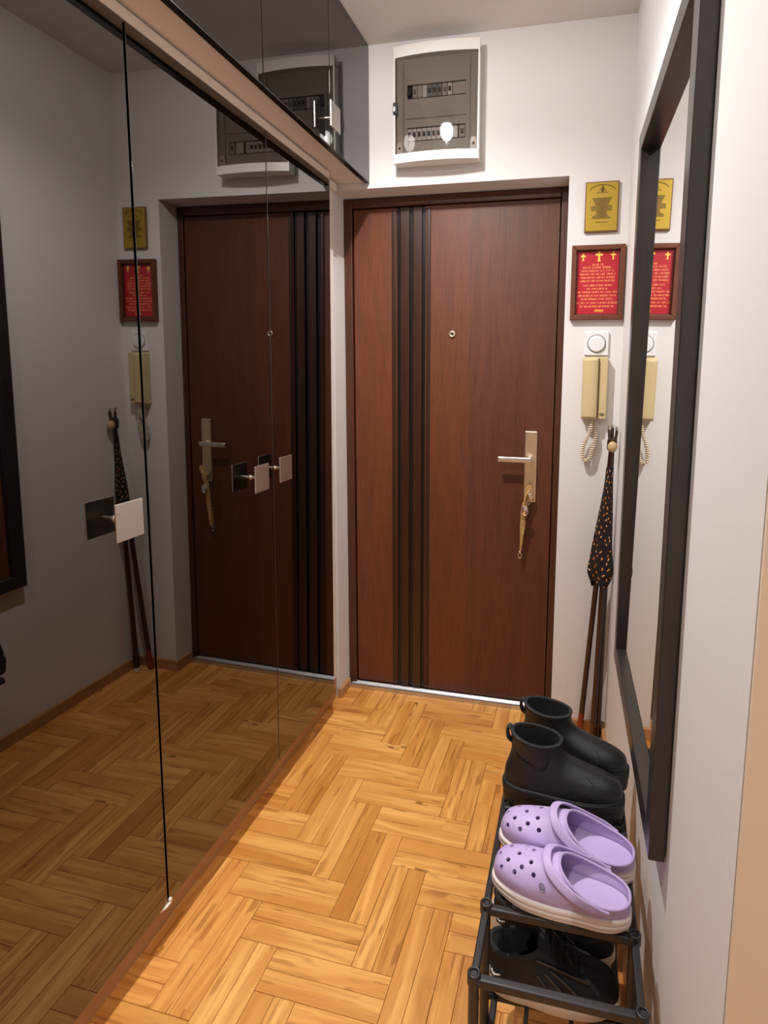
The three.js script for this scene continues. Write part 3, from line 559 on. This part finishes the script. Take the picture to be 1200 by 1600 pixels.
// solidify an open sheet: second skin inside, rims closed
function solidify(g, th) {
  const p = g.attributes.position, n = g.attributes.normal, N = p.count, idx = Array.from(g.index.array), pos = Array.from(p.array), out = [];
  for (let i = 0; i < N; i++) pos.push(p.getX(i) - n.getX(i) * th, p.getY(i) - n.getY(i) * th, p.getZ(i) - n.getZ(i) * th);
  const edge = new Map();
  for (let i = 0; i < idx.length; i += 3) { const t = idx.slice(i, i + 3); out.push(...t, t[2] + N, t[1] + N, t[0] + N); for (let k = 0; k < 3; k++) { const a = t[k], b = t[(k + 1) % 3]; edge.set(a * 1e6 + b, [a, b]); } }
  for (const [a, b] of edge.values()) if (!edge.has(b * 1e6 + a)) out.push(a, a + N, b, b, a + N, b + N);
  let r = new THREE.BufferGeometry(); r.setAttribute('position', new THREE.Float32BufferAttribute(pos, 3)); r.setIndex(out); r = r.toNonIndexed(); r = mergeCrease(r, .6); return r;
}
function mergeCrease(g, ang) {                              // smooth normals, kept hard across edges sharper than ang
  const p = g.attributes.position, key = i => Math.round(p.getX(i) * 2e5) + '_' + Math.round(p.getY(i) * 2e5) + '_' + Math.round(p.getZ(i) * 2e5), map = new Map(), fn = [], a = V(), b = V(), c = V();
  for (let i = 0; i < p.count; i += 3) { a.fromBufferAttribute(p, i); b.fromBufferAttribute(p, i + 1); c.fromBufferAttribute(p, i + 2); const n = b.clone().sub(a).cross(c.clone().sub(a)); const w = n.length(); n.divideScalar(w || 1); for (let k = 0; k < 3; k++) { fn.push([n, w]); const q = key(i + k); if (!map.has(q)) map.set(q, []); map.get(q).push(i + k); } }
  const nor = new Float32Array(p.count * 3), cs = Math.cos(ang);
  for (const l of map.values()) for (const i of l) { const s = V(); for (const j of l) if (fn[i][0].dot(fn[j][0]) > cs) s.addScaledVector(fn[j][0], fn[j][1]); s.normalize(); nor.set([s.x, s.y, s.z], i * 3); }
  g.setAttribute('normal', new THREE.BufferAttribute(nor, 3)); g.setAttribute('uv', new THREE.BufferAttribute(new Float32Array(p.count * 2), 2)); return g;
}
function makeClog(label, med, heel, toe, y) {
  const t = thing('clog', label, 'clog', [0, 0, 0], 'lilac foam clogs');
  const s = new Shoe({
    L: .270, med, bend: .012, p0: .60, p1: .80, e: (v) => lerp(1.6, 2.3, v), dip: () => 0,
    Xf: [[0, .267], [.10, .269], [.22, .262], [.36, .246], [.52, .221], [.68, .193], [.84, .163], [1, .136]],
    Hf: [[0, .030], [.10, .045], [.22, .060], [.36, .070], [.52, .077], [.68, .083], [.84, .089], [1, .0945]],
    Xb: [[0, .003], [.4, .0], [1, .001]],
    Hb: [[0, .030], [.4, .037], [1, .0525]],
    Wd: [[0, .0515], [.15, .054], [.35, .0535], [.6, .051], [1, .0465]],
  });
  // vent holes: centre parameters on the vamp (theta, v)
  const holes = []; [[.0, .26], [.42, .24], [-.42, .24], [.22, .40], [-.22, .40], [.62, .38], [-.62, .38], [0, .54], [.44, .54], [-.44, .54], [.22, .68], [-.22, .68], [.66, .62], [-.66, .62]].forEach(([th, v]) => holes.push(s.at(th, v)));
  const hr = .0046;
  let g = s.surf(260, 110);
  { const p = g.attributes.position, q = V(); const near = [];
    for (let i = 0; i < p.count; i++) { q.fromBufferAttribute(p, i); for (const h of holes) { const d = q.distanceTo(h); if (d > hr * .55 && d < hr * 1.30) { q.sub(h).multiplyScalar(hr / d).add(h); p.setXYZ(i, q.x, q.y, q.z); } } }
    const idx = g.index.array, keep = []; const c = V(), a = V();
    for (let i = 0; i < idx.length; i += 3) { c.set(0, 0, 0); for (let k = 0; k < 3; k++) c.add(a.fromBufferAttribute(p, idx[i + k])); c.divideScalar(3); let inside = false; for (const h of holes) if (c.distanceTo(h) < hr * .93) inside = true; if (!inside) keep.push(idx[i], idx[i + 1], idx[i + 2]); }
    g.setIndex(keep); }
  { // the shell's inner skin must lie inside
    const p = g.attributes.position, n = g.attributes.normal; let dsum = 0; for (let i = 0; i < p.count; i += 97) dsum += n.getX(i) * (p.getX(i) - .13) + n.getZ(i) * p.getZ(i) + n.getY(i) * .02;
    g = solidify(g, dsum > 0 ? .0034 : -.0034); }
  const up = part('upper', g, clogFoam, t);
  part('rim', s.path(0, Math.PI * 2, () => .999, .0030, 120, -.0012), clogFoam, up);
  part('footbed', grid((a, b) => { const th = a * 2 * Math.PI, p = s.at(th, .12, -.004), u0 = (1 + Math.cos(th)) / 2; const x = lerp(lerp(.05, .22, u0), p.x, b); return V(x, .0335 + .005 * b * b * b + .004 * smooth(.5, .1, x / .27) * 0, p.z * b); }, 90, 12, true), clogFoam, t);
  // heel strap turned forward over the instep
  const c1 = [], th0 = 2.05; for (let i = 0; i <= 60; i++) { const th = lerp(-th0, th0, i / 60), k = Math.abs(th) / th0, v = lerp(.86, .93, k * k); const nn = s.normal(th, clamp(v, 0, 1)); const lift = .0052 + .006 * Math.exp(-k * k * 6); c1.push({ p: s.at(th, v).addScaledVector(nn, lift), n: nn }); }
  const cc = new THREE.CatmullRomCurve3(c1.map(o => o.p));
  const strap = grid((u, v) => { const i = Math.min(59, Math.floor(v * 60)), f = v * 60 - i, p = c1[i].p.clone().lerp(c1[i + 1].p, f), n = c1[i].n.clone().lerp(c1[i + 1].n, f).normalize(), tg = cc.getTangent(v), b = tg.clone().cross(n).normalize(), a = u * 2 * Math.PI, ew = Math.pow(Math.abs(Math.cos(a)), .6) * Math.sign(Math.cos(a)), et = Math.pow(Math.abs(Math.sin(a)), .8) * Math.sign(Math.sin(a)), taper = lerp(.40, 1, smooth(0, .10, Math.min(v, 1 - v))); return p.addScaledVector(b, .0085 * ew * taper).addScaledVector(n, .0026 * et); }, 20, 90, true);
  part('strap', strap, clogFoam, t);
  // rivet with drop emblem on the outer side
  for (const sd of [1, -1]) {
    const th = sd * 1.02, pp = s.at(th, .56), nn = s.normal(th, .56), q = new THREE.Quaternion().setFromUnitVectors(V(0, 0, 1), nn);
    const ring = merge([new THREE.TorusGeometry(.0062, .0012, 8, 28).scale(.8, 1.15, 1), new THREE.SphereGeometry(.0048, 14, 10).scale(.8, 1.15, .3)]).applyQuaternion(q).translate(pp.x + nn.x * .0012, pp.y + nn.y * .0012, pp.z + nn.z * .0012);
    if (sd === -med) { part('emblem', ring, std({ color: rgb(.30, .26, .40), metalness: .3, roughness: .35 }), t); }
  }
  const spring = (u) => .006 * smooth(.75, 1, u) + .003 * smooth(.12, 0, u);
  const lv = [[u => spring(u), -.004], [u => .002 + spring(u), .001], [u => .0085 + spring(u) * .8, .0050], [u => .0102 + spring(u) * .7, .0016], [u => .0120 + spring(u) * .7, .0052], [u => .0180 + spring(u) * .5, .0056], [u => .0198 + spring(u) * .4, .0020], [u => .0216 + spring(u) * .4, .0054], [u => .027 + spring(u) * .2, .0050], [flat(.0305), .0026], [flat(.0312), -.002]];
  part('sole', s.sole(lv, 110), clogSole, t);
  placeShoe(t, heel, toe, .276, y); return t;
}
makeClog('lilac foam clog nearer the camera with small oval emblem', 1, [1.018, 1.214], [.768, 1.188], YT + .004);
makeClog('lilac foam clog further back, between boots and nearer clog', -1, [1.032, 1.124], [.772, 1.070], YT + .004);

function makeSneaker(label, med, heel, toe) {
  const t = thing('sneaker', label, 'sneaker', [0, 0, 0], 'black sneakers');
  const s = new Shoe({
    L: .275, med, bend: .010, p0: .62, p1: .9, e: (v) => lerp(1.2, 1.35, v), dip: (v) => .010 * smooth(.6, 1, v),
    Xf: [[0, .272], [.10, .273], [.22, .264], [.36, .242], [.50, .213], [.66, .180], [.82, .152], [1, .128]],
    Hf: [[0, .030], [.10, .044], [.22, .057], [.36, .068], [.50, .078], [.66, .091], [.82, .106], [1, .121]],
    Xb: [[0, .004], [.3, -.002], [.6, .006], [.85, .008], [1, .002]],
    Hb: [[0, .034], [.3, .052], [.6, .073], [.85, .090], [1, .100]],
    Wd: [[0, .050], [.12, .0525], [.3, .051], [.55, .045], [.8, .040], [1, .0385]],
  });
  const up = part('upper', s.surf(110, 64), snkKnit, t);
  const inner = grid((a, b) => { const th = a * 2 * Math.PI; if (b < .3) { const f = b / .3 * Math.PI, p = s.at(th, 1), q = s.at(th, 1, -.010); return p.clone().lerp(q, .5 - .5 * Math.cos(f)).add(V(0, .006 * Math.sin(f), 0)); } const d = (b - .3) / .7, q = s.at(th, lerp(1, .5, d), -.010); q.x = lerp(q.x, clamp(q.x, .03, .16), d); q.y = lerp(s.at(th, 1).y, .042, d); return q; }, 80, 30, true);
  part('lining', merge([inner, new THREE.CircleGeometry(.05, 32).rotateX(-Math.PI / 2).scale(1.7, 1, .72).translate(.095, .044, 0)]), std({ color: rgb(.02, .019, .018), roughness: .9 }), t);
  part('toe_cap', grid((a, b) => { const th = lerp(-1.15, 1.15, a), v = lerp(.02, .20, b) + .06 * b * Math.cos(th); const n = s.normal(th, v); return s.at(th, v).addScaledVector(n, .0014); }, 40, 12, false), snkKnit, up);
  for (const sd of [1, -1]) {
    part('overlay', merge([.95, 1.18, 1.42].map((th, i) => s.path(sd * th, sd * (th + .15), k => lerp(.72 - i * .04, .14, k), .0034, 24, .0008))), snkGloss, up);
    part('eyestay', s.path(sd * .55, sd * .95, k => lerp(.42, .96, k), .0036, 30, .0006), snkGloss, up);
    // check-shaped mark by the heel and small tab
    const mk = [[2.62, .36], [2.55, .25], [2.36, .33]].map(([th, v]) => s.at(sd * th, v).addScaledVector(s.normal(sd * th, v), .0012));
    part('check_mark', tube(mk, .0018, 16, 6), snkWhite, up);
    const pp = s.at(sd * 2.08, .20), nn = s.normal(sd * 2.08, .20);
    part('side_tab', new RoundedBoxGeometry(.017, .006, .002, 2, .0008).applyQuaternion(new THREE.Quaternion().setFromUnitVectors(V(0, 0, 1), nn)).translate(pp.x + nn.x * .001, pp.y + nn.y * .001, pp.z + nn.z * .001), snkWhite, up);
  }
  part('tongue', grid((a, b) => { const w = lerp(-.024, .024, a), k = b, x = lerp(.200, .108, k), y = spl([[0, .086], [.4, .103], [.75, .122], [1, .140]])(k) - w * w * 9; return V(x, y, w * lerp(.7, 1.15, k)); }, 16, 20, false), snkKnit, t);
  part('tongue_label', grid((a, b) => { const w = lerp(-.012, .012, a), x = lerp(.121, .111, b), y = lerp(.1335, .1395, b) - w * w * 9; return V(x, y + .0022, w); }, 6, 4, false), snkGloss, t);
  for (let i = 0; i < 5; i++) { const k = i / 4, x = lerp(.198, .138, k), y = lerp(.090, .118, k), hw = lerp(.019, .026, k); part('lace', tube([[x + .003, y - .008, -hw], [x, y + .002, -hw * .5], [x - .002, y + .005, 0], [x, y + .002, hw * .5], [x + .003, y - .008, hw]], .0029, 20, 8), snkKnit, t); }
  part('lace_bow', merge([tube([[.150, .119, 0], [.160, .126, .016], [.176, .112, .026], [.166, .110, .014], [.150, .118, 0]], .0022, 24, 6), tube([[.150, .119, 0], [.156, .126, -.018], [.172, .110, -.030], [.164, .110, -.014], [.150, .118, 0]], .0022, 24, 6)]), snkKnit, t);
  part('heel_counter', grid((a, b) => { const th = Math.PI + lerp(-.5, .5, a), v = lerp(.04, .40 + .2 * Math.cos((a - .5) * Math.PI), b); return s.at(th, v).addScaledVector(s.normal(th, v), .0028); }, 24, 12, false), snkWhite, up);
  const lv = [[u => .004 * smooth(.8, 1, u), -.003], [u => .003 + .006 * smooth(.8, 1, u), .002], [u => .012 + .004 * smooth(.8, 1, u), .0055], [u => .014, .0035], [u => .020, .006], [u => .028 + .005 * smooth(.3, 0, u), .0052], [u => .0335 + .007 * smooth(.3, 0, u), .0025], [flat(.034), -.004]];
  part('sole', s.sole(lv, 100), snkSole, t);
  placeShoe(t, heel, toe, .281, YS + .002); return t;
}
makeSneaker('black sneaker nearest the camera on the lower tier', -1, [.762, 1.166], [1.018, 1.172]);
makeSneaker('black sneaker behind the nearest one, half hidden under a clog', 1, [.758, 1.062], [1.014, 1.070]);

// ---------------------------------------------------------------- ceiling lamps (the nearer one shows as a reflection)
function lamp(pos, cd, color, label) {
  const t = thing('ceiling_lamp', label, 'lamp', pos);
  const y = H - pos[1];
  part('base', new THREE.LatheGeometry([[0, y], [.080, y], [.086, y - .010], [.086, .006], [.079, .006], [.077, .044], [0, .048]].map(p => new THREE.Vector2(...p)), 40), std({ color: rgb(.03, .03, .03), roughness: 1 }), t);
  part('globe', new THREE.SphereGeometry(.068, 32, 20).scale(1, .50, 1), std({ color: 0xffffff, emissive: color, emissiveIntensity: 42, roughness: .5 }), t);
  const l = new THREE.SpotLight(color, cd[1], 0, 1.36, 1, 2); l.castShadow = true; l.shadow.radius = 0.12; l.position.y = -.0370; l.target.position.set(0, -2, 0); t.add(l, l.target);
  const b = new THREE.PointLight(color, cd[0], 0, 2); b.castShadow = true; b.shadow.radius = 0.9; t.add(b);
}
lamp(LAMP_POS, LAMP_CD, LAMP_COLOR, 'small round dome lamp on the ceiling in front of the fuse box');
lamp(LAMP2_POS, LAMP2_CD, LAMP2_COLOR, 'small round dome lamp on the ceiling nearly above the camera');
lamp(LAMP3_POS, LAMP3_CD, LAMP2_COLOR, 'small round dome lamp on the ceiling of the room behind the camera');

renderer.render(scene, camera);
